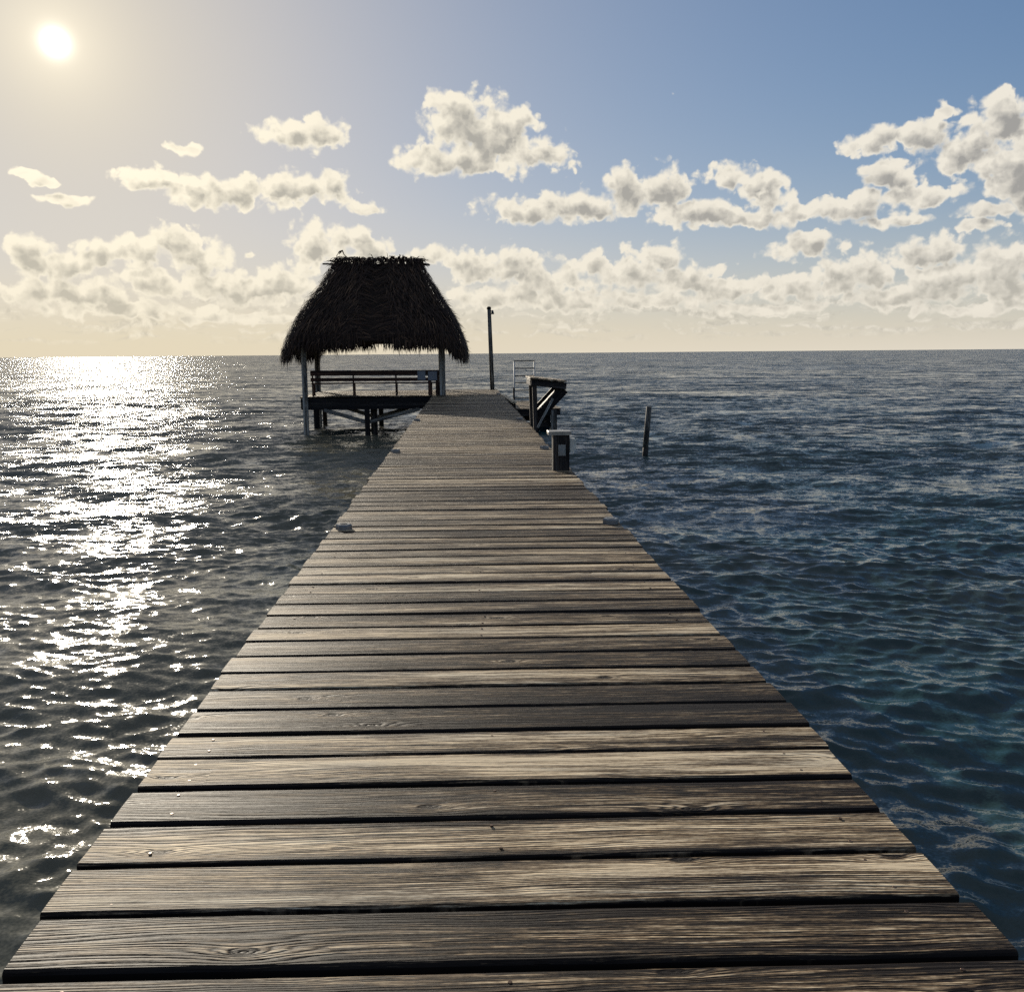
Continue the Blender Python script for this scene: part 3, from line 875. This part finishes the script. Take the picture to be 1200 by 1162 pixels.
def build_lamp_post():
    p = thing('lamp_post', "tall thin weathered lamp post at the far right corner of the pier, leaning slightly left", 'lamp post', (1.12, 36.6, 0))
    MB().tube([(1.12, 36.6, -.02), (1.07, 36.6, 1.6), (1.018, 36.6, 3.22)], [.086, .084, .080], 14, .62, jit=.01).build('pole', M['post'], p)
    MB().tube([(1.017, 36.6, 3.20), (1.016, 36.6, 3.27), (1.016, 36.6, 3.30)], [.088, .088, .05], 14, .3).build('pole_cap', M['wet'], p)
    h = MB()
    h.tube([(1.07, 36.56, 3.13), (1.13, 36.56, 3.13)], .022, 8, .3)
    h.tube([(1.155, 36.56, 3.16), (1.16, 36.56, 3.09), (1.165, 36.56, 3.00)], [.03, .045, .062], 10, .3)
    h.build('lamp_head', M['lens'], p)

def build_table():
    t = thing('cleaning_table', "dark timber table with slanting braces, overhanging the right edge of the pier", 'table', (1.38, 17.85, 0))
    for y in (17.42, 18.36):
        MB().beam((1.38, y, -.30), (1.345, y, .86), .085, .10, .62, (0, 1, 0)).build('leg', M['wet'], t)
        MB().beam((1.93, y + .07, .76), (1.40, y + .07, .20), .05, .20, .25).build('brace', M['wet'], t)
    MB().beam((1.40, 17.36, .02), (1.70, 17.36, .58), .035, .045, .75).build('strut', M['post'], t)
    m = MB()
    m.beam((1.28, 17.36, .895), (1.96, 17.36, .815), .045, .125, .3); m.beam((1.28, 18.50, .895), (1.96, 18.50, .815), .045, .125, .3)
    m.beam((1.285, 17.40, .885), (1.285, 18.46, .885), .045, .12, .62); m.beam((1.94, 17.40, .815), (1.94, 18.46, .815), .045, .12, .3)  # left end board toned lighter, its sunlit face painted in
    m.build('apron', M['wet'], t)
    m = MB()
    for i in range(4):
        x = 1.335 + i * .18; z = .978 - (x - 1.28) * .117
        m.beam((x, 17.28, z), (x, 18.58, z), .165, .032, .62)
    m.build('table_top', M['deck'], t)
    # slanted back board between the braces
    m = MB()
    for i in range(3):
        f = i / 3 + .10
        x = 1.93 - .53 * f; z = .80 - .56 * f
        m.beam((x, 17.44, z), (x, 18.44, z), .262, .024, .25, (.73, 0, -.68))
    m.build('back_board', M['wet'], t)

def build_power_post():
    p = thing('power_post', "squat wooden power post with flat cap and outlet boxes on the pier's right edge", 'power post', (1.185, 11.12, 0))
    m = MB()
    m.beam((1.185, 11.13, -.002), (1.185, 11.13, .444), .205, .20, .62, (0, 1, 0), .008, 4, .001)
    m.build('post_body', M['wet'], p)
    MB().beam((1.165, 11.01, .468), (1.165, 11.25, .468), .285, .046, .95, (0, 0, 1), .006).build('cap', M['galv'], p)
    o = MB(); o.beam((1.19, 11.016, .19), (1.19, 11.016, .328), .092, .026, .5, (0, 1, 0), .004); ob = o.build('outlet_cover', M['plastic'], p)
    q = MB(); q.beam((1.19, 11.0, .20), (1.19, 11.0, .262), .066, .012, .5, (0, 1, 0), .003); q.build('flap', M['plastic'], ob)
    b = MB(); b.beam((1.325, 11.12, .225), (1.325, 11.12, .395), .075, .11, .5, (0, 1, 0), .012); bb = b.build('meter_box', M['white'], p)
    q = MB(); q.beam((1.368, 11.12, .25), (1.368, 11.12, .375), .014, .085, .5, (0, 1, 0), .004); q.build('lid', M['white'], bb)

def build_landing():
    l = thing('landing_stage', "lower timber landing stage on piles along the right side of the pier", 'landing stage', (2.4, 35, -.53))
    d = MB(); y = 32.35
    while y < 37.6:
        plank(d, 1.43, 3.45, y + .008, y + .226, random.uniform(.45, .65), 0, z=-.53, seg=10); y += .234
    d.build('landing_deck', M['deck'], l)
    for (p0, p1) in (((1.42, 32.40, -.675), (3.44, 32.40, -.675)), ((1.42, 37.5, -.675), (3.44, 37.5, -.675))):
        MB().beam(p0, p1, .06, .19, .28).build('rim_beam', M['wet'], l)
    for x in (1.47, 3.40):
        MB().beam((x, 32.44, -.68), (x, 37.46, -.68), .06, .19, .28).build('rim_beam', M['wet'], l)
    for (x, y, tn) in ((3.20, 32.31, .55), (2.62, 33.2, .3), (1.62, 32.9, .3), (3.22, 35, .3), (3.22, 37.3, .3), (1.62, 37.3, .3), (2.9, 34.0, .35)):
        MB().beam((x, y, -3.2), (x, y, -.585 if y > 32.4 else -.585), .21, .18, tn, (0, 1, 0), .012).build('pile', M['post' if tn > .5 else 'wet'], l)
    MB().beam((1.6, 32.5, -1.12), (3.2, 32.5, -1.12), .05, .17, .28).build('lower_rail', M['wet'], l)
    MB().beam((1.62, 34.2, -1.0), (3.2, 34.2, -1.0), .05, .2, .28).build('lower_rail', M['wet'], l)
    s = thing('boarding_step', "short pale sloping plank step from the pier edge down to the landing stage", 'step', (1.40, 29, -.1))
    MB().beam((1.345, 31.9, -.01), (1.50, 27.4, -.035), .16, .05, .95).build('tread', M['deck'], s)
    MB().beam((1.38, 31.8, -.13), (1.52, 27.5, -.155), .06, .18, .3).build('carriage', M['wet'], s)

def build_ladder():
    l = thing('swim_ladder', "upright grey metal ladder with five rungs on the far side of the landing stage", 'ladder', (2.5, 37.62, -.5))
    for x0, x1 in ((2.065, 2.075), (2.925, 2.912)):
        MB().tube([(x0, 37.62, -1.9), (x0, 37.62, -.53), (x1, 37.62, 1.10)], .031, 10, .5).build('rail', M['alu'], l)
    for z in (1.135, .83, .52, .235, -.08, -.40):
        MB().beam((2.06, 37.62, z), (2.925, 37.62, z), .05, .045, .4, (0, 0, 1), .008).build('rung', M['rung'], l)
    MB().beam((2.045, 37.60, -.53), (2.045, 37.60, .04), .07, .07, .3, (0, 1, 0)).build('stay', M['wet'], l)

def build_piling():
    m = MB()
    m.tube([(4.86, 24.54, -3.4), (4.975, 24.54, -1.37), (4.985, 24.54, -1.15)], [.082, .080, .079], 12, -.35, jit=.03)
    a = m.build('mooring_pole', M['post'])
    m2 = MB(); m2.tube([(4.981, 24.54, -1.16), (5.02, 24.54, -.6), (5.062, 24.54, -.03)], [.080, .078, .076], 12, .75, jit=.02)
    a.data  # foot is dark with weed, upper part bleached
    v = MB(); v.v = m.v + m2.v; v.f = m.f + [tuple(i + len(m.v) for i in f) for f in m2.f]
    v.tone = m.tone + m2.tone; v.g = m.g + m2.g; v.smooth = m.smooth + m2.smooth
    bpy.data.objects.remove(a)
    o = v.build('mooring_pole', M['post'])
    tag(o, "lone grey mooring pole leaning right, standing in the open water right of the pier", 'pole')

materials()
build_sea()
build_pier()
build_deck_lights()
build_shelter()
build_bench()
build_lamp_post()
build_table()
build_power_post()
build_landing()
build_ladder()
build_piling()

build_camera()
build_world()
